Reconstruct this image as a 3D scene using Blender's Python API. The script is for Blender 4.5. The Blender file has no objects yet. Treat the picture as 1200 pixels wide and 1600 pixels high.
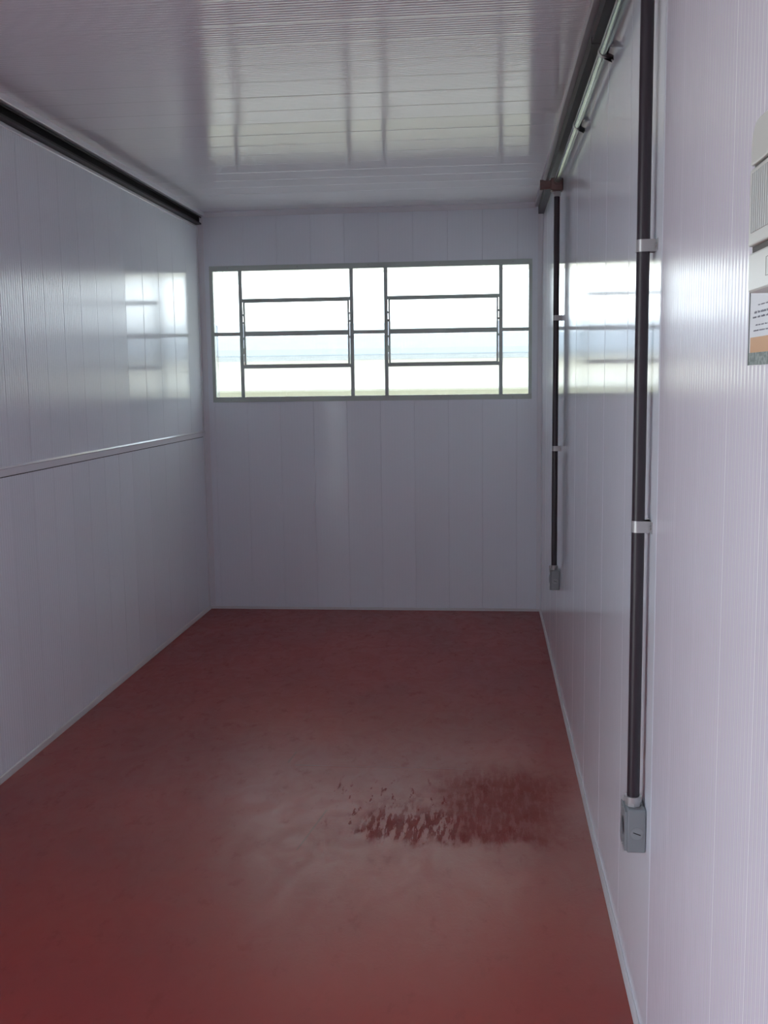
import bpy, bmesh, math, random
from mathutils import Vector, Matrix

PI = math.pi
random.seed(7)
S = bpy.context.scene
COL = S.collection

# ------------------------------------------------------------------ camera
W, D, H = 2.2, 6.657, 2.586          # room width, depth from the camera to the window wall, height
YR = -1.0                            # rear end of the room (behind the camera)
FPX = 1612.3                         # focal length in pixels of the 1200x1600 frame
cam_d = bpy.data.cameras.new('camera')
cam = bpy.data.objects.new('camera', cam_d)
COL.objects.link(cam)
yaw, pitch, roll = .0994, -.1264, -.0131
f = Vector((-math.sin(yaw) * math.cos(pitch), math.cos(yaw) * math.cos(pitch), math.sin(pitch)))
r0 = Vector((math.cos(yaw), math.sin(yaw), 0))
u0 = r0.cross(f)
r = math.cos(roll) * r0 + math.sin(roll) * u0
u = -math.sin(roll) * r0 + math.cos(roll) * u0
cam.matrix_world = Matrix(((r.x, u.x, -f.x, 1.8466), (r.y, u.y, -f.y, 0), (r.z, u.z, -f.z, 1.5024), (0, 0, 0, 1)))
cam_d.sensor_fit = 'VERTICAL'
cam_d.sensor_height = 36
cam_d.lens = 36 * FPX / 1600
cam_d.clip_start = .02
S.camera = cam

# ------------------------------------------------------------------ exposure
S.view_settings.view_transform = 'Standard'
S.view_settings.look = 'None'
S.view_settings.gamma = 1
S.view_settings.exposure = 0
S.view_settings.use_curve_mapping = False
S.cycles.max_bounces = 16
S.cycles.diffuse_bounces = 10
S.cycles.glossy_bounces = 6
S.cycles.transmission_bounces = 8
S.cycles.transparent_max_bounces = 12
S.cycles.sample_clamp_indirect = 6
S.cycles.use_denoising = True

# ------------------------------------------------------------------ sky and sun
SKY = 6.4
w = bpy.data.worlds.new('sky')
S.world = w
w.use_nodes = True
nt = w.node_tree
nt.nodes.clear()
tc = nt.nodes.new('ShaderNodeTexCoord')
sep = nt.nodes.new('ShaderNodeSeparateXYZ')
cr = nt.nodes.new('ShaderNodeValToRGB')
bg = nt.nodes.new('ShaderNodeBackground')
wo = nt.nodes.new('ShaderNodeOutputWorld')
nt.links.new(tc.outputs['Generated'], sep.inputs[0])
nt.links.new(sep.outputs['Z'], cr.inputs[0])
cr.color_ramp.elements[0].position = 0
cr.color_ramp.elements[0].color = (.90, .965, 1.0, 1)
cr.color_ramp.elements[1].position = .6
cr.color_ramp.elements[1].color = (.62, .76, 1.0, 1)
nt.links.new(cr.outputs[0], bg.inputs[0])
bg.inputs[1].default_value = SKY
nt.links.new(bg.outputs[0], wo.inputs[0])

sd = bpy.data.lights.new('sun', 'SUN')
sd.energy = 4.0
sd.angle = .01
sd.color = (1, .93, .82)
so = bpy.data.objects.new('sun', sd)
COL.objects.link(so)
so.rotation_euler = Vector((-.35, .3, -.9)).to_track_quat('-Z', 'Y').to_euler()


# ------------------------------------------------------------------ materials
def mat(name, col, rough=.5, metal=0.0, spec=.5, ior=1.5):
    m = bpy.data.materials.new(name)
    m.use_nodes = True
    b = m.node_tree.nodes['Principled BSDF']
    b.inputs['Base Color'].default_value = (*col, 1)
    b.inputs['Roughness'].default_value = rough
    b.inputs['Metallic'].default_value = metal
    b.inputs['IOR'].default_value = ior
    b.inputs['Specular IOR Level'].default_value = spec
    return m


def N(m, t, **kw):
    n = m.node_tree.nodes.new(t)
    for k, v in kw.items():
        setattr(n, k, v)
    return n


def L(m, a, b):
    m.node_tree.links.new(a, b)


def math_node(m, op, a, b=None, c=None, clamp=False):
    n = N(m, 'ShaderNodeMath', operation=op, use_clamp=clamp)
    for i, v in enumerate((a, b, c)):
        if v is None:
            continue
        if isinstance(v, (int, float)):
            n.inputs[i].default_value = v
        else:
            L(m, v, n.inputs[i])
    return n.outputs[0]


def noise(m, vec, scale, detail=3, rough=.5, dist=0.0):
    n = N(m, 'ShaderNodeTexNoise')
    n.inputs['Scale'].default_value = scale
    n.inputs['Detail'].default_value = detail
    n.inputs['Roughness'].default_value = rough
    n.inputs['Distortion'].default_value = dist
    L(m, vec, n.inputs['Vector'])
    return n.outputs['Fac']


def mapping(m, vec, scale=(1, 1, 1), rot=(0, 0, 0), loc=(0, 0, 0)):
    n = N(m, 'ShaderNodeMapping')
    n.inputs['Scale'].default_value = scale
    n.inputs['Rotation'].default_value = rot
    n.inputs['Location'].default_value = loc
    L(m, vec, n.inputs['Vector'])
    return n.outputs[0]


def smooth(m, v, a, b, to0=0.0, to1=1.0):
    n = N(m, 'ShaderNodeMapRange', interpolation_type='SMOOTHSTEP')
    n.inputs['From Min'].default_value = a
    n.inputs['From Max'].default_value = b
    n.inputs['To Min'].default_value = to0
    n.inputs['To Max'].default_value = to1
    L(m, v, n.inputs['Value'])
    return n.outputs[0]


def mixc(m, fac, a, b):
    n = N(m, 'ShaderNodeMix', data_type='RGBA')
    L(m, fac, n.inputs[0]) if not isinstance(fac, (int, float)) else setattr(n.inputs[0], 'default_value', fac)
    for v, i in ((a, 6), (b, 7)):
        if isinstance(v, tuple):
            n.inputs[i].default_value = (*v, 1)
        else:
            L(m, v, n.inputs[i])
    return n.outputs[2]


def plastic_sheet(name, col, rough, stripe, spec=.5, ior=1.36):
    """white ribbed sheet: colour striped across its width for the inner webs and the shading of the ribs"""
    m = mat(name, col, rough, ior=ior, spec=spec)
    b = m.node_tree.nodes['Principled BSDF']
    t = N(m, 'ShaderNodeTexCoord')
    sp = N(m, 'ShaderNodeSeparateXYZ')
    L(m, t.outputs['Object'], sp.inputs[0])
    s = math_node(m, 'COSINE', math_node(m, 'MULTIPLY', sp.outputs[0], 2 * PI / .02))
    s = smooth(m, s, .55, .95)
    oi = N(m, 'ShaderNodeObjectInfo')
    v = math_node(m, 'MULTIPLY_ADD', oi.outputs['Random'], .025, .975)
    base = mixc(m, s, tuple(c * (1 - stripe * .42) for c in col), tuple(min(.97, c * (1 + stripe)) for c in col))  # web lines, plus the shading of the ribs put into the colour
    hs = N(m, 'ShaderNodeHueSaturation')
    L(m, v, hs.inputs['Value'])
    L(m, base, hs.inputs['Color'])
    L(m, hs.outputs[0], b.inputs['Base Color'])
    g = noise(m, mapping(m, t.outputs['Object'], (1, .25, 1)), 40, 2)
    L(m, smooth(m, g, .3, .7, rough * .9, rough * 1.15), b.inputs['Roughness'])
    return m


PVC_COL = (.83, .87, .93)
M_PVC = plastic_sheet('white_plastic_sheet', PVC_COL, .10, .008)
M_PVC_RIB = plastic_sheet('ribbed_white_plastic_sheet', (.80, .762, .84), .18, .36, .25)
M_PVC_L = plastic_sheet('glossy_left_wall_sheet', PVC_COL, .12, .004, .5, 1.46)
M_PVC_L_RIB = plastic_sheet('ribbed_left_wall_sheet', PVC_COL, .18, .035, .32)
M_CEIL = plastic_sheet('ceiling_plastic_sheet', (.76, .755, .795), .10, .015)
M_CEIL_RIB = plastic_sheet('ribbed_ceiling_plastic_sheet', (.76, .75, .785), .12, .04)
M_BACKING = mat('grey_backing_board', (.30, .29, .32), .7)
M_TRIM = mat('white_plastic_trim', (.80, .81, .85), .22)
M_STEEL_DK = mat('dark_painted_steel', (.032, .027, .031), .5, 0, .2)
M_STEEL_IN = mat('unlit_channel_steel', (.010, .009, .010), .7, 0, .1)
M_STEEL_LT = mat('grey_profile_steel', (.42, .38, .42), .33, .3)
M_GALV = mat('galvanised_steel', (.20, .235, .225), .16, .9)
M_PIPE = mat('dark_purple_brown_plastic', (.028, .020, .027), .38)
M_CLAMP = mat('clamp_metal', (.42, .42, .42), .35, .5)
M_BOXGREY = mat('grey_cast_aluminium', (.25, .27, .28), .45, .2)
M_PLUG = mat('light_grey_plug', (.29, .31, .32), .4, .2)
M_HOLE = mat('black_socket_plastic', (.010, .010, .012), .5, 0, .2)
M_SKIRT = mat('grey_white_skirting', (.62, .605, .61), .35)
M_BROWN = mat('reddish_brown_plastic', (.19, .12, .11), .5)
M_FRAME = mat('grey_green_painted_steel', (.50, .56, .52), .4)
M_CREAM = mat('cream_plastic_cover', (.60, .60, .55), .35)
M_SMOKE = mat('grey_cream_ribbed_door', (.47, .48, .45), .2)
M_SEAL = mat('brown_grey_joint', (.10, .09, .08), .6)
M_GAP_SHADE = mat('gap_shade', (.02, .02, .02), .8)  # near-black that stands for the shade in gaps

# fluted window glass: a clear share and a share bent by the flutes that are modelled on the pane
M_GLASS = bpy.data.materials.new('fluted_window_glass')
M_GLASS.use_nodes = True
nt = M_GLASS.node_tree
nt.nodes.clear()
out = nt.nodes.new('ShaderNodeOutputMaterial')
tr = nt.nodes.new('ShaderNodeBsdfTransparent')
tr.inputs[0].default_value = (.975, .99, .985, 1)
gl = nt.nodes.new('ShaderNodeBsdfGlass')
gl.inputs['Color'].default_value = (.95, .98, .97, 1)
gl.inputs['Roughness'].default_value = .0
gl.inputs['IOR'].default_value = 1.45
mx = nt.nodes.new('ShaderNodeMixShader')
mx.inputs[0].default_value = .65
nt.links.new(tr.outputs[0], mx.inputs[1])
nt.links.new(gl.outputs[0], mx.inputs[2])
nt.links.new(mx.outputs[0], out.inputs[0])


# red painted floor, worn patch in front of the right wall
def floor_material():
    m = mat('worn_red_floor_paint', (.30, .05, .04), .35)
    b = m.node_tree.nodes['Principled BSDF']
    t = N(m, 'ShaderNodeTexCoord')
    P = t.outputs['Object']
    sp = N(m, 'ShaderNodeSeparateXYZ')
    L(m, P, sp.inputs[0])
    x, y = sp.outputs[0], sp.outputs[1]
    # ragged coordinates for the edges of the worn area
    n1 = noise(m, P, 5, 4, .6)
    xe = math_node(m, 'ADD', x, math_node(m, 'MULTIPLY_ADD', n1, .5, -.25))
    n2 = noise(m, mapping(m, P, (1, .35, 1)), 14, 4, .6)
    ye = math_node(m, 'ADD', y, math_node(m, 'MULTIPLY_ADD', n2, .3, -.15))

    def box(x0, x1, y0, y1, s=.08, sy=.1):
        a = math_node(m, 'MULTIPLY', smooth(m, xe, x0 - s, x0 + s), smooth(m, xe, x1 - s, x1 + s, 1, 0))
        c = math_node(m, 'MULTIPLY', smooth(m, ye, y0 - sy * .4, y0 + sy * .4), smooth(m, ye, y1 - sy, y1 + sy, 1, 0))
        return math_node(m, 'MULTIPLY', a, c)
    main = box(1.70, 2.10, 3.22, 3.86, .12, .14)
    low = box(1.45, 2.02, 3.22, 3.48, .08, .10)
    streak = noise(m, mapping(m, P, (1, .16, 1)), 55, 4, .65)
    sp1 = smooth(m, streak, .50, .56)
    left = box(1.30, 1.75, 3.28, 3.72, .10, .12)
    streak2 = noise(m, mapping(m, P, (1, .22, 1), loc=(3, 1, 0)), 48, 3, .6)
    sp2 = smooth(m, streak2, .60, .64)
    worn = math_node(m, 'MAXIMUM', math_node(m, 'MULTIPLY', main, smooth(m, streak, .38, .54, .62, 1)),
                     math_node(m, 'MAXIMUM', math_node(m, 'MULTIPLY', low, smooth(m, streak, .44, .52)),
                               math_node(m, 'MULTIPLY', left, sp2)))
    # paint
    big = noise(m, P, 1.4, 3)
    fine = noise(m, P, 60, 4, .6)
    scuff = noise(m, mapping(m, P, (1.0, .5, 1), loc=(2, 5, 0)), 16, 5, .7)
    c0 = mixc(m, smooth(m, big, .35, .65), (.315, .028, .021), (.27, .027, .024))
    c0 = mixc(m, smooth(m, scuff, .55, .68, 0, .35), c0, (.22, .030, .026))
    c1 = mixc(m, math_node(m, 'MULTIPLY', worn, .8), c0, (.22, .026, .024))
    # small dark specks and scratches
    vor = N(m, 'ShaderNodeTexVoronoi')
    vor.inputs['Scale'].default_value = 5
    L(m, P, vor.inputs['Vector'])
    dots = smooth(m, vor.outputs['Distance'], .012, .02, 1, 0)
    c2 = mixc(m, math_node(m, 'MULTIPLY', dots, .7), c1, (.05, .02, .02))
    # one long scratch from (1.22,3.42) to (1.10,3.13)
    ang = math.atan2(3.50 - 3.12, 1.285 - 1.235)

    def seg(x0, y0, x1, y1, wd):
        dx, dy = x1 - x0, y1 - y0
        ln = math.hypot(dx, dy)
        al = math_node(m, 'ADD', math_node(m, 'MULTIPLY', math_node(m, 'SUBTRACT', x, x0), dx / ln),
                       math_node(m, 'MULTIPLY', math_node(m, 'SUBTRACT', y, y0), dy / ln))
        ac = math_node(m, 'ADD', math_node(m, 'MULTIPLY', math_node(m, 'SUBTRACT', x, x0), -dy / ln),
                       math_node(m, 'MULTIPLY', math_node(m, 'SUBTRACT', y, y0), dx / ln))
        ac = math_node(m, 'ABSOLUTE', ac)
        return math_node(m, 'MULTIPLY', smooth(m, ac, wd * .4, wd, 1, 0),
                         math_node(m, 'MULTIPLY', smooth(m, al, 0, .02), smooth(m, al, ln - .02, ln, 1, 0)))
    scr = math_node(m, 'MAXIMUM', seg(1.235, 3.12, 1.287, 3.46, .005), seg(1.08, 3.868, 1.20, 3.866, .006))
    scr = math_node(m, 'MAXIMUM', scr, seg(1.06, 3.88, 1.075, 4.02, .006))
    c3 = mixc(m, math_node(m, 'MULTIPLY', scr, .45), c2, (.10, .03, .02))
    L(m, c3, b.inputs['Base Color'])
    # gloss: brushed swirls in the paint, dull where it is worn
    sw = noise(m, mapping(m, P, (1.0, .7, 1), (0, 0, .5)), 9, 5, .62, 1.6)
    rgh = smooth(m, sw, .35, .65, .305, .38)
    rgh = math_node(m, 'ADD', rgh, smooth(m, scuff, .56, .66, 0, .10))
    rgh = math_node(m, 'ADD', rgh, math_node(m, 'MULTIPLY', worn, .17))
    L(m, rgh, b.inputs['Roughness'])
    spc = math_node(m, 'SUBTRACT', .50, math_node(m, 'MULTIPLY', worn, .30))
    L(m, spc, b.inputs['Specular IOR Level'])
    # relief: orange peel, swirls, scraped edges and the board joint under the paint
    seam = math_node(m, 'MULTIPLY', smooth(m, math_node(m, 'ABSOLUTE', math_node(m, 'SUBTRACT', y, 3.862)), 0, .012, 1, 0),
                     math_node(m, 'MULTIPLY', smooth(m, x, 1.05, 1.2), smooth(m, x, 1.6, 2.0, 1, 0)))
    hgt = math_node(m, 'MULTIPLY', noise(m, P, 2.2, 2), .0022)
    hgt = math_node(m, 'ADD', hgt, math_node(m, 'MULTIPLY', sw, .0005))
    brush = noise(m, mapping(m, P, (1.0, .8, 1)), 26, 3, .6, 2.6)
    zone = math_node(m, 'MULTIPLY', math_node(m, 'MULTIPLY', smooth(m, y, 2.3, 2.6), smooth(m, y, 3.3, 3.6, 1, 0)), smooth(m, x, .9, 1.4))
    hgt = math_node(m, 'ADD', hgt, math_node(m, 'MULTIPLY', math_node(m, 'MULTIPLY', brush, zone), .0007))
    hgt = math_node(m, 'ADD', hgt, math_node(m, 'MULTIPLY', worn, -.0006))
    hgt = math_node(m, 'ADD', hgt, math_node(m, 'MULTIPLY', seam, .0012))
    bp = N(m, 'ShaderNodeBump')
    bp.inputs['Strength'].default_value = .5
    bp.inputs['Distance'].default_value = 1.0
    L(m, hgt, bp.inputs['Height'])
    L(m, bp.outputs[0], b.inputs['Normal'])
    return m


M_FLOOR = floor_material()


def mottled(name, c0, c1, scale, rough):
    m = mat(name, c0, rough)
    t = N(m, 'ShaderNodeTexCoord')
    n = noise(m, t.outputs['Object'], scale, 5, .6)
    L(m, mixc(m, smooth(m, n, .3, .7), c0, c1), m.node_tree.nodes['Principled BSDF'].inputs['Base Color'])
    return m


M_GROUND = mottled('pale_concrete_yard', (.62, .57, .47), (.50, .46, .38), 3, .8)
M_CREAMWALL = mottled('cream_render', (.84, .81, .70), (.78, .75, .64), 4, .8)
M_ROOF = mottled('grey_sheet_roof', (.15, .16, .155), (.12, .13, .125), 5, .6)
M_PLINTH = mottled('tan_plinth_render', (.24, .225, .15), (.18, .17, .11), 5, .8)
M_CANOPY = mottled('cream_eave_board', (.80, .70, .42), (.74, .64, .38), 6, .6)
M_SHELL = mat('outer_container_steel', (.40, .42, .45), .5)


# ------------------------------------------------------------------ mesh helpers
def link(name, bm, material, parent=None, smooth_faces=False):
    bm.normal_update()
    me = bpy.data.meshes.new(name)
    bm.to_mesh(me)
    bm.free()
    if smooth_faces:
        for p in me.polygons:
            p.use_smooth = True
    if material is not None:
        me.materials.append(material)
    o = bpy.data.objects.new(name, me)
    COL.objects.link(o)
    o.parent = parent
    return o


def add_box(bm, x0, x1, y0, y1, z0, z1, bev=0.0, segs=2):
    g = bmesh.ops.create_cube(bm, size=1)
    vs = g['verts']
    bmesh.ops.scale(bm, verts=vs, vec=(x1 - x0, y1 - y0, z1 - z0))
    bmesh.ops.translate(bm, verts=vs, vec=((x0 + x1) / 2, (y0 + y1) / 2, (z0 + z1) / 2))
    if bev:
        es = list({e for v in vs for e in v.link_edges})
        bmesh.ops.bevel(bm, geom=es, offset=bev, segments=segs, affect='EDGES', profile=.5)


def box(name, x0, x1, y0, y1, z0, z1, m, parent=None, bev=0.0, segs=2):
    bm = bmesh.new()
    add_box(bm, x0, x1, y0, y1, z0, z1, bev, segs)
    return link(name, bm, m, parent)


def add_cyl(bm, p0, p1, rad, n=24, cap=True, r1=None):
    p0, p1 = Vector(p0), Vector(p1)
    q = (p1 - p0).to_track_quat('Z', 'Y')
    mtx = Matrix.Translation((p0 + p1) / 2) @ q.to_matrix().to_4x4()
    return bmesh.ops.create_cone(bm, cap_ends=cap, segments=n, radius1=rad, radius2=rad if r1 is None else r1,
                                 depth=(p1 - p0).length, matrix=mtx)['verts']


def cyl(name, p0, p1, rad, m, parent=None, n=24):
    bm = bmesh.new()
    add_cyl(bm, p0, p1, rad, n)
    o = link(name, bm, m, parent, True)
    sharp(o)
    return o


def sharp(o, ang=35):
    me = o.data
    bm = bmesh.new()
    bm.from_mesh(me)
    for e in bm.edges:
        if len(e.link_faces) == 2 and e.calc_face_angle(0) > math.radians(ang):
            e.smooth = False
    bm.to_mesh(me)
    bm.free()


def add_prism(bm, pts, axis, a0, a1, closed=True):
    """extrude a 2D outline along an axis; pts are the two other coordinates in xyz order"""
    def P(p, a):
        return {'x': (a, p[0], p[1]), 'y': (p[0], a, p[1]), 'z': (p[0], p[1], a)}[axis]
    A = [bm.verts.new(P(p, a0)) for p in pts]
    B = [bm.verts.new(P(p, a1)) for p in pts]
    n = len(pts)
    for i in range(n if closed else n - 1):
        j = (i + 1) % n
        bm.faces.new((A[i], A[j], B[j], B[i]))
    if closed:
        bm.faces.new(A[::-1])
        bm.faces.new(B)
    bmesh.ops.recalc_face_normals(bm, faces=bm.faces)


def prism(name, pts, axis, a0, a1, m, parent=None):
    bm = bmesh.new()
    add_prism(bm, pts, axis, a0, a1)
    return link(name, bm, m, parent)


def tag(o, label, cat, group=None):
    o['label'] = label
    o['category'] = cat
    if group:
        o['group'] = group
    return o


def thing(name, loc, label, cat, group=None):
    o = bpy.data.objects.new(name, None)
    COL.objects.link(o)
    o.location = loc
    o.empty_display_size = .05
    return tag(o, label, cat, group)


def struct(o, label=None, cat=None):
    o['kind'] = 'structure'
    if label:
        o['label'] = label
    if cat:
        o['category'] = cat
    return o


def local(o, parent):
    """parts are modelled in world coordinates; shift them into the frame of their Empty"""
    o.parent = parent
    o.matrix_parent_inverse = Matrix.Translation(-Vector(parent.location))
    return o


# ------------------------------------------------------------------ ribbed sheets
_pm = {}


def panel_mesh(width, length, amp, m, thick=.006, pitch=.02, sub=4):
    """sheet lying in local XY (X across, Y along), its face at z=0 towards +z, side lips folded back"""
    k = (round(width, 4), round(length, 4), amp, m.name)
    if k in _pm:
        return _pm[k]
    lip = -.00012 if m is M_PVC_RIB else -.0003 if m in (M_CEIL, M_CEIL_RIB) else -.0005
    xs = [(0.0, -thick), (.0001, lip), (.0011, 0.0)]
    n = max(1, round((width - .0022) / pitch))
    p = (width - .0022) / n
    for i in range(1, n * sub):
        xs.append((.0011 + i * p / sub, amp * math.sin(2 * PI * i / sub)))
    xs += [(width - .0011, 0.0), (width - .0001, lip), (width, -thick)]
    bm = bmesh.new()
    A = [bm.verts.new((x, 0, z)) for x, z in xs]
    B = [bm.verts.new((x, length, z)) for x, z in xs]
    for i in range(len(xs) - 1):
        bm.faces.new((A[i], A[i + 1], B[i + 1], B[i]))
    bm.faces.new((A[0], B[0], B[-1], A[-1]))            # flat rear face
    bm.normal_update()
    me = bpy.data.meshes.new('panel')
    bm.to_mesh(me)
    bm.free()
    nf = len(me.polygons)
    for q in me.polygons:
        q.use_smooth = 2 <= q.index < nf - 3
    me.materials.append(m)
    _pm[k] = me
    return me


def panel(parent, origin, xdir, ydir, width, length, amp, m, tilt=0.0):
    o = bpy.data.objects.new('panel', panel_mesh(width - .0003, length, amp, m))
    COL.objects.link(o)
    o.parent = parent
    X, Y = Vector(xdir), Vector(ydir)
    Z = X.cross(Y)
    M = Matrix((X, Y, Z)).transposed().to_4x4()
    o.matrix_local = Matrix.Translation(Vector(origin)) @ M @ Matrix.Rotation(tilt, 4, 'Y')
    return o


def tl(s):
    return math.radians(random.uniform(-s, s))


# ------------------------------------------------------------------ room shell
fl = struct(box('floor', 0, W, YR, D, -.12, 0, M_FLOOR), 'red painted floor with a worn patch', 'floor')

TOP = H + .06
WX0, WX1, WZ0, WZ1 = .070, 2.135, 1.377, 2.248        # window frame outside edges
DY0, DY1, DZ1 = -.35, 1.25, 2.20                       # doorway in the left wall, behind the camera

bm = bmesh.new()
add_box(bm, -.09, -.007, DY1, D + .09, -.12, TOP)
add_box(bm, -.09, -.007, YR - .09, DY0, -.12, TOP)
add_box(bm, -.09, -.007, DY0, DY1, DZ1, TOP)
wall_l = struct(link('wall_left', bm, M_BACKING), 'left wall of ribbed white plastic panels', 'wall')
bm = bmesh.new()
add_box(bm, W + .007, W + .09, YR - .09, D + .09, -.12, TOP)
wall_r = struct(link('wall_right', bm, M_BACKING), 'right wall of ribbed white plastic panels', 'wall')
bm = bmesh.new()
add_box(bm, -.007, W + .007, D + .007, D + .09, -.12, WZ0 + .012)
add_box(bm, -.007, W + .007, D + .007, D + .09, WZ1 - .012, TOP)
add_box(bm, -.007, WX0 + .012, D + .007, D + .09, WZ0 + .012, WZ1 - .012)
add_box(bm, WX1 - .012, W + .007, D + .007, D + .09, WZ0 + .012, WZ1 - .012)
wall_b = struct(link('wall_back', bm, M_BACKING), 'white panelled end wall below and around the window', 'wall')
wall_f = struct(box('wall_rear', -.007, W + .007, YR - .09, YR - .007, -.12, TOP, M_BACKING), 'wall behind the camera', 'wall')
ceil = struct(box('ceiling', -.007, W + .007, YR - .09, D + .09, H + .007, TOP, M_BACKING), 'glossy white panelled ceiling', 'ceiling')
roof = struct(box('roof', -.25, W + .25, YR - .25, D + .12, TOP, TOP + .05, M_SHELL), 'outer roof', 'roof')

PW = .2
ZM0, ZM1 = 1.155, 1.190                                # joint strip of the left wall
AMP_R = .00045
AMP_L = .00042
AMP_F = .00002
# left wall, two tiers of upright panels; flat sheets in the last 1.4 m, ribbed ones before
n = 0
y = 5.25
ys = [y - PW * i for i in range(0, 32)] + [y + .1 + PW * i for i in range(0, 8)]
left_cols = []
y = 5.25
while y > YR:
    left_cols.append((max(YR, y - PW), y, AMP_L, M_PVC_L_RIB))
    y -= PW
y = 5.25
while y < D - .01:
    left_cols.append((y, min(D, y + .28), .00009, M_PVC_L))
    y += .28
for a, b_, amp, m in left_cols:
    wd = b_ - a
    if wd < .02:
        continue
    mid = (a + b_) / 2
    t = .12 if m is M_PVC_L_RIB else .03
    # local X runs along -Y so that the face looks to +x : X=(0,1,0), Y=(0,0,1) -> Z=(1,0,0)
    if DY0 < mid < DY1:
        panel(wall_l, (0, a, DZ1), (0, 1, 0), (0, 0, 1), wd, H - DZ1, amp, m, tl(t))
        continue
    panel(wall_l, (0, a, .002), (0, 1, 0), (0, 0, 1), wd, ZM0 + .01, amp, m, tl(t))
    panel(wall_l, (0, a, ZM1 - .01), (0, 1, 0), (0, 0, 1), wd, H - ZM1 + .01, amp, m, tl(t))
# right wall: X=(0,-1,0), Y=(0,0,1) -> Z=(-1,0,0)
YB = 2.17
y = YB
right_cols = []
while y > YR:
    right_cols.append((max(YR, y - PW), y, AMP_R, M_PVC_RIB))
    y -= PW
y = YB
while y < D - .01:
    right_cols.append((y, min(D, y + .5), AMP_F, M_PVC))
    y += .5
for a, b_, amp, m in right_cols:
    wd = b_ - a
    if wd < .02:
        continue
    panel(wall_r, (W, b_, .002), (0, -1, 0), (0, 0, 1), wd, H - .002, amp, m, tl(.08 if m is M_PVC_RIB else .02))
# window wall: faces -y : X=(1,0,0), Y=(0,0,1) -> Z=(0,-1,0)
xs = [0, .077] + [.077 + .2185 * i for i in range(1, 10)] + [W]
for a, b_ in zip(xs[:-1], xs[1:]):
    wd = b_ - a
    panel(wall_b, (a, D, .002), (1, 0, 0), (0, 0, 1), wd, WZ0 + .012 - .002, AMP_F, M_PVC, tl(.008))
    panel(wall_b, (a, D, WZ1 - .012), (1, 0, 0), (0, 0, 1), wd, H - WZ1 + .012, AMP_F, M_PVC, tl(.008))
panel(wall_b, (0, D, WZ0 + .012), (1, 0, 0), (0, 0, 1), WX0 + .012, WZ1 - WZ0 - .024, AMP_F, M_PVC)
panel(wall_b, (WX1 - .012, D, WZ0 + .012), (1, 0, 0), (0, 0, 1), W - WX1 + .012, WZ1 - WZ0 - .024, AMP_F, M_PVC)
# rear wall: faces +y : X=(-1,0,0)
for i in range(11):
    panel(wall_f, (PW * (i + 1), YR, .002), (-1, 0, 0), (0, 0, 1), PW, H - .002, AMP_R, M_PVC_RIB)
# ceiling: faces -z, ribs run across the room : X=(0,-1,0), Y=(1,0,0) -> Z = X x Y = (0,0,1)... use X=(0,1,0)
y = D
while y > YR:
    a = max(YR, y - PW)
    if y - a > .02:
        if y > 4.55:
            panel(ceil, (0, a, H), (0, 1, 0), (1, 0, 0), y - a, W, .00014, M_CEIL, tl(.14))
        else:
            panel(ceil, (0, a, H), (0, 1, 0), (1, 0, 0), y - a, W, .00040, M_CEIL_RIB, tl(.45))
    y -= PW

# ------------------------------------------------------------------ trims and skirting
def tri(k, *a, **kw):
    return struct(box('trim_%d' % k, *a, M_TRIM, **kw))


# joint strip along the left wall: flat face with a raised upper bead
jt = bmesh.new()
add_prism(jt, [(0, ZM0), (.004, ZM0 + .001), (.004, ZM1 - .006), (.0095, ZM1 - .004), (.0095, ZM1 - .002), (.0045, ZM1 + .004), (0, ZM1 + .004)], 'y', DY1 + .06, D)
t1 = struct(link('trim_1', jt, M_TRIM), 'thin white joint strip halfway up the left wall', 'trim')
box('joint_shadow', 0, .0012, DY1 + .06, D - .01, ZM0 - .003, ZM0, M_GAP_SHADE, t1)  # dark strip painted in as the thin shadow below the joint strip
# corner strips of the window wall
bm = bmesh.new()
add_box(bm, 0, .003, D - .035, D, 0, H, .001, 1)
add_box(bm, 0, .040, D - .003, D, 0, H, .001, 1)
struct(link('trim_2', bm, M_TRIM), 'corner strip at the left end of the window wall', 'trim')
bm = bmesh.new()
add_box(bm, W - .003, W, D - .03, D, 0, H, .001, 1)
add_box(bm, W - .030, W, D - .003, D, 0, H, .001, 1)
struct(link('trim_3', bm, M_TRIM), 'corner strip at the right end of the window wall', 'trim')
bm = bmesh.new()
add_prism(bm, [(D, H - .03), (D - .006, H - .03), (D - .03, H - .006), (D - .03, H), (D, H)], 'x', .045, W - .045)
struct(link('trim_4', bm, M_TRIM), 'coving between window wall and ceiling', 'trim')
# skirting
bm = bmesh.new()
add_prism(bm, [(0, 0), (.012, 0), (.012, .004), (.007, .020), (.003, .024), (0, .024)], 'y', DY1 + .05, D)
struct(link('baseboard_left', bm, M_SKIRT), 'low white skirting along the left wall', 'baseboard')
bm = bmesh.new()
add_prism(bm, [(W, 0), (W - .010, 0), (W - .010, .004), (W - .006, .016), (W - .003, .020), (W, .020)], 'y', YR, D)
struct(link('baseboard_right', bm, M_SKIRT), 'low white skirting along the right wall', 'baseboard')
bm = bmesh.new()
add_prism(bm, [(D, 0), (D - .010, 0), (D - .010, .003), (D - .005, .014), (D, .016)], 'x', .012, W - .010)
struct(link('baseboard_back', bm, M_SKIRT), 'low white skirting below the window', 'baseboard')

# doorway frame behind the camera
bm = bmesh.new()
add_box(bm, -.095, .012, DY0 - .02, DY0 + .03, 0, DZ1 + .03)
add_box(bm, -.095, .012, DY1 - .03, DY1 + .02, 0, DZ1 + .03)
add_box(bm, -.095, .012, DY0, DY1, DZ1 - .03, DZ1 + .03)
struct(link('door_1', bm, M_FRAME), 'open doorway beside the camera', 'door')

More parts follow.
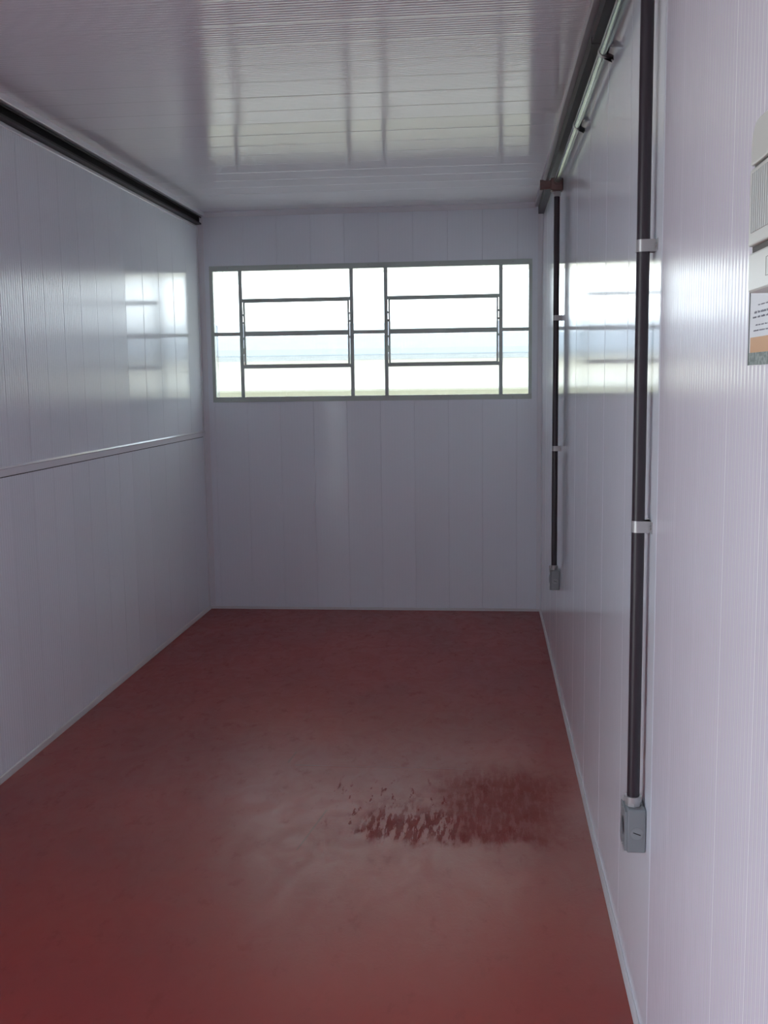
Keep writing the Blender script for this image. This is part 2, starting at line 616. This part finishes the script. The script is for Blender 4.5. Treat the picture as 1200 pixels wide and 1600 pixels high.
# ceiling edge strips and steel channels
for side, s, x0 in (('left', 1, 0.0), ('right', -1, W)):
    def X(d):
        return x0 + s * d
    bm = bmesh.new()
    add_prism(bm, [(X(0), H - .026), (X(.050), H - .026), (X(.052), H - .022), (X(.052), H), (X(0), H)], 'y', YR, D - .02)
    struct(link('trim_%d' % (5 if s == 1 else 6), bm, M_TRIM if s == 1 else M_STEEL_LT), 'strip along the %s edge of the ceiling' % side, 'trim')

ZC1, ZC0 = H - .034, H - .082
ch = thing('cable_channel', (.02, 3, ZC0), 'black open steel channel running along the top of the left wall', 'channel')
# C section open to the room
dp = .042
bm = bmesh.new()
add_prism(bm, [(0.001, ZC0), (dp, ZC0), (dp, ZC0 + .010), (dp - .002, ZC0 + .010), (dp - .002, ZC0 + .002), (.004, ZC0 + .002),
               (.004, ZC1 - .002), (dp - .002, ZC1 - .002), (dp - .002, ZC1 - .008), (dp, ZC1 - .008), (dp, ZC1), (.001, ZC1)], 'y', YR, D - .05)
local(link('channel_body', bm, M_STEEL_DK), ch)
bm = bmesh.new()
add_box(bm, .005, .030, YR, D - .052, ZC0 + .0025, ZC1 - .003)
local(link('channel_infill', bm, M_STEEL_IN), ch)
bm = bmesh.new()
add_box(bm, 0, .010, YR, D - .06, ZC0 - .018, ZC0 - .001, .002, 1)
local(link('lower_strip', bm, M_TRIM), ch)['label'] = 'pale strip under the channel'

cr_ = thing('cable_channel', (W - .02, 3, ZC0), 'dark jointed steel channel running along the top of the right wall', 'channel')
for i, (ya, yb) in enumerate(((YR, 3.33), (3.335, D - .10))):
    bm = bmesh.new()
    d2 = .034
    add_prism(bm, [(W - .001, ZC0), (W - d2, ZC0), (W - d2, ZC1), (W - d2 + .002, ZC1), (W - d2 + .002, ZC0 + .002), (W - .003, ZC0 + .002), (W - .003, ZC1), (W - .001, ZC1)], 'y', ya, yb)
    local(link('channel_section', bm, M_STEEL_DK), cr_)
local(box('channel_gap_shade', W - .030, W - .001, YR, D - .1, ZC1 - .001, H - .0262, M_GAP_SHADE), cr_)  # black block put in as the shade between edge strip and channel
bm = bmesh.new()
add_box(bm, W - .036, W - .001, 3.315, 3.35, ZC0 - .0015, ZC0 + .02, .0008, 1)
local(link('joint_cover', bm, M_STEEL_DK), cr_)


# ------------------------------------------------------------------ window
win = bpy.data.objects.new('window_1', None)
COL.objects.link(win)
win.location = ((WX0 + WX1) / 2, D, WZ0)
struct(win, 'grey steel window with fluted glass and bright daylight behind', 'window')

YF0, YF1 = D - .004, D + .036         # frame from front to rear
OT, OS = .033, .021                   # rail and stile width of the outer frame
bm = bmesh.new()
add_box(bm, WX0, WX1, YF0, YF0 + .004, WZ1 - OT, WZ1, .001, 1)
add_box(bm, WX0, WX1, YF0, YF0 + .004, WZ0, WZ0 + OT, .001, 1)
add_box(bm, WX0, WX0 + OS, YF0, YF0 + .004, WZ0 + OT, WZ1 - OT, .001, 1)
add_box(bm, WX1 - OS, WX1, YF0, YF0 + .004, WZ0 + OT, WZ1 - OT, .001, 1)
add_box(bm, WX0 + .012, WX1 - .012, YF0 + .004, YF1, WZ1 - OT, WZ1 - OT + .004)
add_box(bm, WX0 + .012, WX1 - .012, YF0 + .004, YF1, WZ0 + OT - .004, WZ0 + OT)
add_box(bm, WX0 + OS - .004, WX0 + OS, YF0 + .004, YF1, WZ0 + OT, WZ1 - OT)
add_box(bm, WX1 - OS, WX1 - OS + .004, YF0 + .004, YF1, WZ0 + OT, WZ1 - OT)
local(link('window_frame', bm, M_FRAME), win)
for k in range(5):
    for zz in (WZ0 + .014, WZ1 - .014):
        x = WX0 + .12 + k * (WX1 - WX0 - .24) / 4
        local(cyl('screw', (x, YF0 - .002, zz), (x, YF0 + .001, zz), .004, M_CLAMP, n=12), win)

MX = [.270, .992, 1.212, 1.940]
zi0, zi1 = WZ0 + OT, WZ1 - OT
ZR = [1.604, 1.815, 2.027]


def tbar(name, x0, x1, z0, z1, vertical, web=.004):
    """T shaped glazing bar: flange to the room, web to the outside"""
    bm = bmesh.new()
    add_box(bm, x0, x1, YF0 + .002, YF0 + .006, z0, z1, .0008, 1)
    if vertical:
        xc = (x0 + x1) / 2
        add_box(bm, xc - web / 2, xc + web / 2, YF0 + .006, YF1 - .006, z0, z1)
    else:
        zc = (z0 + z1) / 2
        add_box(bm, x0, x1, YF0 + .006, YF1 - .006, zc - web / 2, zc + web / 2)
    return local(link(name, bm, M_FRAME), win)


hw = .012
for x in MX:
    tbar('mullion', x - hw, x + hw, zi0, zi1, True)
edges = [WX0 + OS] + MX + [WX1 - OS]
for c in (0, 2, 4):
    a = edges[c] + (0 if c == 0 else hw)
    b_ = edges[c + 1] - (0 if c == 4 else hw)
    tbar('glazing_bar', a, b_, ZR[1] - .0115, ZR[1] + .0115, False)
for c in (1, 3):
    for z in (ZR[0], ZR[2]):
        tbar('glazing_bar', edges[c] + hw, edges[c + 1] - hw, z - .0115, z + .0115, False)


def pane(x0, x1, z0, z1, yc, parent):
    """4 mm sheet, upright flutes 20 mm apart on its inner face"""
    bm = bmesh.new()
    wd = x1 - x0
    n = max(1, round(wd / .02))
    sub = 6
    pts = []
    for i in range(n * sub + 1):
        pts.append((x0 + wd * i / (n * sub), yc - .0012 * (1 - math.cos(2 * PI * i / sub)) / 2 * 1.8))
    A = [bm.verts.new((p[0], p[1], z0)) for p in pts]
    B = [bm.verts.new((p[0], p[1], z1)) for p in pts]
    q = [bm.verts.new(v) for v in ((x0, yc + .003, z0), (x1, yc + .003, z0), (x1, yc + .003, z1), (x0, yc + .003, z1))]
    sm = []
    for i in range(len(pts) - 1):
        sm.append(bm.faces.new((A[i], A[i + 1], B[i + 1], B[i])))
    bm.faces.new((q[1], q[0], q[3], q[2]))
    bm.faces.new((A[0], B[0], q[3], q[0]))
    bm.faces.new((A[-1], q[1], q[2], B[-1]))
    bm.faces.new([q[0], q[1]] + A[::-1])
    bm.faces.new([q[3]] + B + [q[2]])
    for fc in sm:
        fc.smooth = True
    bmesh.ops.recalc_face_normals(bm, faces=bm.faces)
    o = link('pane', bm, M_GLASS)
    sharp(o, 60)
    o.parent = parent
    # the chain of empties/meshes above sits at win.location or at the world origin
    o.matrix_parent_inverse = Matrix.Translation(-Vector(win.location)) if parent is win else Matrix.Identity(4)
    return o


YG = D + .014
for c in (0, 2, 4):
    a = edges[c] + (.001 if c == 0 else .003)
    b_ = edges[c + 1] - (.001 if c == 4 else .003)
    pane(a, b_, zi0 + .001, ZR[1] - .003, YG, win)
    pane(a, b_, ZR[1] + .003, zi1 - .001, YG, win)
for c in (1, 3):
    a, b_ = edges[c] + .003, edges[c + 1] - .003
    pane(a, b_, zi0 + .001, ZR[0] - .003, YG, win)
    pane(a, b_, ZR[2] + .003, zi1 - .001, YG, win)
    # tilting sash with two panes: stiles stand a slit away from the mullions
    sa, sb, s0, s1 = edges[c] + hw + .004, edges[c + 1] - hw - .004, ZR[0] + .011, ZR[2] - .011
    bm = bmesh.new()
    ya, yb = YF0 - .004, YF0 + .020
    sw_ = .011
    add_box(bm, sa, sa + sw_, ya, yb, s0, s1, .001, 1)
    add_box(bm, sb - sw_, sb, ya, yb, s0, s1, .001, 1)
    add_box(bm, sa + sw_, sb - sw_, ya, yb, s0, s0 + .003)
    add_box(bm, sa + sw_, sb - sw_, ya, yb, s1 - .003, s1)
    add_box(bm, sa + sw_, sb - sw_, ya, yb, ZR[1] - .015, ZR[1] + .015, .001, 1)
    sash = local(link('sash', bm, M_FRAME), win)
    # sub-parts of the sash share its frame of reference
    for z0, z1 in ((s0 + .004, ZR[1] - .016), (ZR[1] + .016, s1 - .004)):
        p = pane(sa + sw_ + .0005, sb - sw_ - .0005, z0, z1, YG - .004, sash)
    # operating arm beside the left stile
    bm = bmesh.new()
    xa = sa - .006
    add_box(bm, xa - .003, xa + .003, ya - .010, ya - .002, ZR[0] + .02, ZR[1] - .06, .001, 1)
    add_box(bm, xa - .006, xa + .010, ya - .014, ya - .002, ZR[1] - .13, ZR[1] - .09, .003, 2)
    add_cyl(bm, (xa, ya - .004, ZR[1] - .06), (xa + .004, ya - .030, ZR[1] - .10), .003, 8)
    add_cyl(bm, (xa + .004, ya - .030, ZR[1] - .10), (xa, ya - .006, ZR[1] - .15), .003, 8)
    lt = local(link('latch', bm, M_FRAME), win)
    for zz in (ZR[1] + .07, ZR[1] + .12, ZR[1] - .03):
        for xx in (sa - .002, sb + .002):
            local(box('hinge_tab', xx - .004, xx + .004, ya, ya + .006, zz - .007, zz + .007, M_FRAME, bev=.0008, segs=1), win)


# ------------------------------------------------------------------ conduits on the right wall
def clamp(parent, yc, zc, axis, R, hgt=.024, xc=W - .03, tab=.018):
    """strap bent over a pipe with a flat ear on each side; axis z = upright pipe, y = level pipe"""
    t = .0016
    Ro, Ri = R + t, R + .0002
    outer, inner = [], []
    n = 10
    for i in range(n + 1):
        a = -PI / 2 + PI * i / n          # from the lower/front side over the room side to the other
        outer.append((xc - Ro * math.cos(a), Ro * math.sin(a)))
        inner.append((xc - Ri * math.cos(a), Ri * math.sin(a)))
    wl = W - .0003
    prof = [(wl, -R - tab), (wl - t, -R - tab), (wl - t, -Ro)] + outer + [(wl - t, Ro), (wl - t, R + tab), (wl, R + tab), (wl, Ri)] + inner[::-1] + [(wl, -Ri)]
    bm = bmesh.new()
    def P(p, a):
        return (p[0], yc + p[1], zc + a) if axis == 'z' else (p[0], yc + a, zc + p[1])
    A = [bm.verts.new(P(p, -hgt / 2)) for p in prof]
    B = [bm.verts.new(P(p, hgt / 2)) for p in prof]
    for i in range(len(prof)):
        j = (i + 1) % len(prof)
        bm.faces.new((A[i], A[j], B[j], B[i]))
    fa, fb = bm.faces.new(A), bm.faces.new(B[::-1])
    bmesh.ops.triangulate(bm, faces=[fa, fb])
    bmesh.ops.recalc_face_normals(bm, faces=bm.faces)
    c = local(link('clamp', bm, M_CLAMP, None, True), parent)
    sharp(c, 30)
    q = 1 if axis == 'z' else -1
    for sgn in ((1, -1)):
        off = sgn * (R + tab * .55)
        p = (yc + off, zc) if axis == 'z' else (yc, zc + off)
        s_ = cyl('screw', (wl - t, p[0], p[1]), (wl - t - .003, p[0], p[1]), .0042, M_CLAMP, None, 12)
        s_.parent = c
    return c


def outlet_box(yf, yb, zb, zt, label, detail=True):
    """cast box: lid with a round socket hole looks into the room, a slotted plug looks to the camera end"""
    x0 = W - .047
    o = thing('outlet_box', (W, (yf + yb) / 2, zb), label, 'outlet box', None)
    # body with a real round pocket in the room side
    local(box('box_body', x0 + .005, W - .001, yf, yb, zb, zt, M_BOXGREY, bev=.004, segs=3), o)
    # lid: plate with a round opening
    yc, zc, rr = (yf + yb) / 2, (zb + zt) / 2, min(.021, (yb - yf) * .38)
    bm = bmesh.new()
    n = 32
    for xx in (x0, x0 + .0052):
        pass
    inn0, out0, inn1, out1 = [], [], [], []
    hy, hz = (yb - yf) / 2 - .001, (zt - zb) / 2 - .001
    for i in range(n):
        a = 2 * PI * (i + .5) / n
        cy_, cz_ = math.cos(a), math.sin(a)
        k = 1 / max(abs(cy_) / hy, abs(cz_) / hz)
        inn0.append(bm.verts.new((x0, yc + rr * cy_, zc + rr * cz_)))
        out0.append(bm.verts.new((x0, yc + k * cy_, zc + k * cz_)))
        inn1.append(bm.verts.new((x0 + .0052, yc + rr * cy_, zc + rr * cz_)))
        out1.append(bm.verts.new((x0 + .0052, yc + k * cy_, zc + k * cz_)))
    for i in range(n):
        j = (i + 1) % n
        bm.faces.new((inn0[i], inn0[j], out0[j], out0[i]))
        bm.faces.new((inn1[j], inn1[i], out1[i], out1[j]))
        bm.faces.new((out0[i], out0[j], out1[j], out1[i]))
        bm.faces.new((inn0[j], inn0[i], inn1[i], inn1[j]))
    bmesh.ops.recalc_face_normals(bm, faces=bm.faces)
    lid = local(link('lid', bm, M_BOXGREY), o)
    sk = cyl('socket', (x0 + .0048, yc, zc), (x0 + .002, yc, zc), rr * .97, M_HOLE, None, 28)
    sk.parent = lid
    for dz in (-1, 1):
        s_ = cyl('screw', (x0, yc, zc + dz * (hz - .007)), (x0 - .002, yc, zc + dz * (hz - .007)), .003, M_CLAMP, None, 10)
        s_.parent = lid
    # slotted plug on the -y side
    xc = W - .021
    bm = bmesh.new()
    zc2 = zc - .004
    add_cyl(bm, (xc, yf + .001, zc2), (xc, yf - .0022, zc2), .0115, 28)
    add_cyl(bm, (xc, yf + .0008, zc2), (xc, yf - .0012, zc2), .0135, 28)
    pl = local(link('plug', bm, M_PLUG, None, True), o)
    sharp(pl)
    bm = bmesh.new()
    add_box(bm, -.0085, .0085, -.0003, .0003, -.0009, .0009)
    sl = link('plug_slot', bm, M_HOLE)
    sl.parent = pl
    sl.matrix_local = Matrix.Translation((xc, yf - .0024, zc2)) @ Matrix.Rotation(math.radians(20), 4, 'Y')
    return o


def connector(parent, x, y, z, R, m=M_CLAMP):
    bm = bmesh.new()
    add_cyl(bm, (x, y, z), (x, y, z + .009), R + .0035, 8)
    add_cyl(bm, (x, y, z + .009), (x, y, z + .022), R + .0045, 28)
    add_box(bm, x - R - .010, x - R - .002, y - .004, y + .004, z + .010, z + .020, .001, 1)
    c = local(link('connector', bm, m, None, True), parent)
    sharp(c)
    return c


XP = W - .026
ZLEV = 2.405
# near upright pipe and its box
YN, RN = 2.255, .0138
near = thing('conduit_pipe', (XP, YN, .56), 'thick dark upright pipe nearest the camera on the right wall, cut by the top edge', 'pipe', None)
local(cyl('pipe', (XP, YN, .575), (XP, YN, ZLEV - .016), RN, M_PIPE, n=32), near)
for zz in (1.775, 1.183):
    clamp(near, YN, zz, 'z', RN, .025, XP)
connector(near, XP, YN, .553, RN)
outlet_box(YN - .030, YN + .045, .452, .552, 'grey metal outlet box with slotted plug at the foot of the near dark pipe')
# far upright pipe
YFp, RF = 4.98, .0138
far = thing('conduit_pipe', (XP, YFp, .58), 'slim dark upright pipe near the far right corner, running down from the brown junction box', 'pipe', None)
local(cyl('pipe', (XP, YFp, .60), (XP, YFp, 2.345), RF, M_PIPE, n=28), far)
for zz in (1.785, 1.172):
    clamp(far, YFp, zz, 'z', RF, .024, XP)
connector(far, XP, YFp, .585, RF)
connector(far, XP, YFp, 2.338, RF)
outlet_box(YFp - .028, YFp + .05, .488, .584, 'small grey outlet box under the far pipe, low near the right corner', False)

# level galvanised pipe under the channel
ZP = 2.405
lev = thing('conduit_pipe', (XP, 3.5, ZP), 'shiny galvanised pipe running level below the right ceiling channel', 'pipe', None)
local(cyl('pipe', (XP, YR + .01, ZP), (XP, YFp - .03, ZP), .0145, M_GALV, n=32), lev)
for yy in (3.06, 3.9, 1.2):
    clamp(lev, yy, ZP, 'y', .0145, .024, XP, .013)

# brown junction box
jb = thing('junction_box', (W, YFp, 2.36), 'reddish brown junction box where level pipe meets the far upright pipe', 'junction box')
zb, zt = 2.362, 2.43
local(box('box_body', W - .056, W - .001, YFp - .035, YFp + .03, zb, zt - .012, M_BROWN, bev=.005, segs=3), jb)
bm = bmesh.new()
add_cyl(bm, (W - .056, YFp, (zb + zt) / 2 - .004), (W - .100, YFp, (zb + zt) / 2 - .004), .020, 28)
add_cyl(bm, (W - .088, YFp, (zb + zt) / 2 - .004), (W - .104, YFp, (zb + zt) / 2 - .004), .023, 28)
s_ = local(link('side_hub', bm, M_BROWN, None, True), jb)
sharp(s_)
bm = bmesh.new()
add_cyl(bm, (XP, YFp - .033, ZP), (XP, YFp - .060, ZP), .019, 24)
s_ = local(link('pipe_hub', bm, M_BROWN, None, True), jb)
sharp(s_)

# ------------------------------------------------------------------ breaker box on the near right wall
PB = thing('breaker_box', (W, 1.2, 1.604), 'cream plastic breaker box cover cut by the right edge of the photo', 'breaker box')
yF, yN_ = 1.345, .98                    # far and near ends
xo = W - .030


def rbox(name, x0, x1, y0, y1, z0, z1, m, rad, parent, corners):
    """slab on the wall whose outline in the y-z plane has rounded corners"""
    pts = []
    for cy_, cz_, a0, key in ((y1, z0, -90, 'fb'), (y1, z1, 0, 'ft'), (y0, z1, 90, 'nt'), (y0, z0, 180, 'nb')):
        rr = corners.get(key, .003)
        sx = -1 if cy_ == y1 else 1
        sz = 1 if cz_ == z0 else -1
        for i in range(7):
            a = math.radians(a0 + 90 * i / 6)
            pts.append((cy_ + sx * rr + rr * math.cos(a), cz_ + sz * rr + rr * math.sin(a)))
    bm = bmesh.new()
    add_prism(bm, pts, 'x', x0, x1)
    es = [e for e in bm.edges if all(abs(v.co.x - min(x0, x1)) < 1e-6 for v in e.verts)]
    bmesh.ops.bevel(bm, geom=es, offset=rad, segments=2, affect='EDGES', profile=.5)
    return local(link(name, bm, m), parent)


rbox('housing', xo + .004, W - .0005, yN_, yF, 1.606, 1.806, M_SEAL, .002, PB, {'ft': .03, 'fb': .008})
rbox('cover_top', xo, xo + .008, yN_, yF + .002, 1.757, 1.808, M_CREAM, .002, PB, {'ft': .028})
rbox('cover_bottom', xo, xo + .024, yN_, yF, 1.604, 1.652, M_CREAM, .003, PB, {'fb': .006})
dr = rbox('door', xo - .001, xo + .008, yN_, yF, 1.660, 1.752, M_CREAM, .002, PB, {})
bm = bmesh.new()
yy = yN_ + .01
dd = .010
while yy < yF - .018:
    add_box(bm, xo - .0022, xo - .0008, yy, yy + .0085, 1.675, 1.746, .0006, 1)
    yy += .0095
rp = link('ribbed_window', bm, M_SMOKE)
rp.parent = dr
rp['label'] = 'greyish ribbed inset of the door'
bm = bmesh.new()
for (a, b_, c, d_) in ((1.10, 1.262, 1.6180, 1.6184), (1.10, 1.262, 1.6395, 1.6399), (1.2616, 1.262, 1.618, 1.6399)):
    add_box(bm, xo - .0003, xo + .001, a, b_, c, d_)
local(link('label_outline', bm, M_SEAL), PB)

# printed notice below it, on the wall
nb = thing('notice', (W, 1.3, 1.516), 'white printed notice with orange and dark green bands under the breaker box', 'notice')
M_PAPER = mat('white_paper', (.72, .74, .76), .45)
M_ORANGE = mat('orange_print', (.62, .36, .19), .5)
M_GREEN = mottled('dark_green_print', (.10, .14, .12), (.34, .38, .36), 160, .5)
M_INK = mat('grey_ink', (.26, .27, .31), .6)
xn = W - .0022
local(box('sheet', xn, W - .0007, 1.05, 1.443, 1.5165, 1.66, M_PAPER), nb)
local(box('orange_band', xn - .0003, xn, 1.05, 1.436, 1.533, 1.553, M_ORANGE), nb)
local(box('green_band', xn - .0003, xn, 1.05, 1.442, 1.5168, 1.533, M_GREEN), nb)
local(box('sheet_edge', xn - .0006, W - .0006, 1.4425, 1.4465, 1.5165, 1.66, mat('dark_edge_tape', (.10, .11, .11), .5)), nb)
rnd = random.Random(3)
bm = bmesh.new()
for zz, h_, y0, y1 in ((1.5835, .0032, 1.10, 1.418), (1.5775, .0028, 1.10, 1.425), (1.5675, .0018, 1.1, 1.41), (1.5605, .0018, 1.16, 1.42), (1.593, .0016, 1.2, 1.40)):
    yy = y1
    while yy > y0:
        wd = rnd.choice((.008, .012, .018, .024))
        # word of several strokes
        k = 0
        while k < wd:
            add_box(bm, xn - .0006, xn - .0003, yy - k - .0016, yy - k, zz, zz + h_ * rnd.uniform(.6, 1))
            k += .0026
        yy -= wd + .006
local(link('printed_lines', bm, M_INK), nb)

# ------------------------------------------------------------------ outside
g = struct(box('ground', -40, 42, -40, 60, -.45, -.40, M_GROUND), 'pale sunlit yard', 'ground')
nbh = thing('neighbour_building', (1, 15, -.4), 'low cream building with a grey roof beyond the window glass', 'building')
local(box('wall', -9, 11, 15, 20, -.4, 1.86, M_CREAMWALL), nbh)
local(box('plinth', -9.1, 11.1, 14.9, 15, -.4, 1.385, M_PLINTH), nbh)
bm = bmesh.new()
i = 0
pts0, xx = [], -9.4
while xx < 11.4:
    pts0.append((xx, .02 * (i % 2)))
    xx += .19 if i % 2 else .19
    i += 1
A = [bm.verts.new((p[0], 14.6, 1.86 + p[1])) for p in pts0]
B = [bm.verts.new((p[0], 16.6, 2.42 + p[1])) for p in pts0]
for i in range(len(A) - 1):
    bm.faces.new((A[i], A[i + 1], B[i + 1], B[i]))
rf = link('roof', bm, M_ROOF)
local(rf, nbh)
sm_ = rf.modifiers.new('thick', 'SOLIDIFY')
sm_.thickness = .02
local(box('fascia', -9.4, 11.4, 14.56, 14.6, 1.80, 1.88, M_ROOF), nbh)
# eave board over the window outside
ev = thing('eave', (1, D + .8, 2.36), 'cream eave edge just visible above the fluted window glass', 'eave')
local(box('soffit_board', -.3, W + .3, D + .12, D + 1.45, 2.352, 2.372, M_CANOPY), ev)
local(box('eave_edge', -.3, W + .3, D + 1.45, D + 1.48, 2.335, 2.42, M_CANOPY), ev)
for xx in (.3, 1.1, 1.9):
    local(box('eave_bracket', xx - .02, xx + .02, D + .09, D + 1.3, 2.372, 2.40, M_CANOPY), ev)
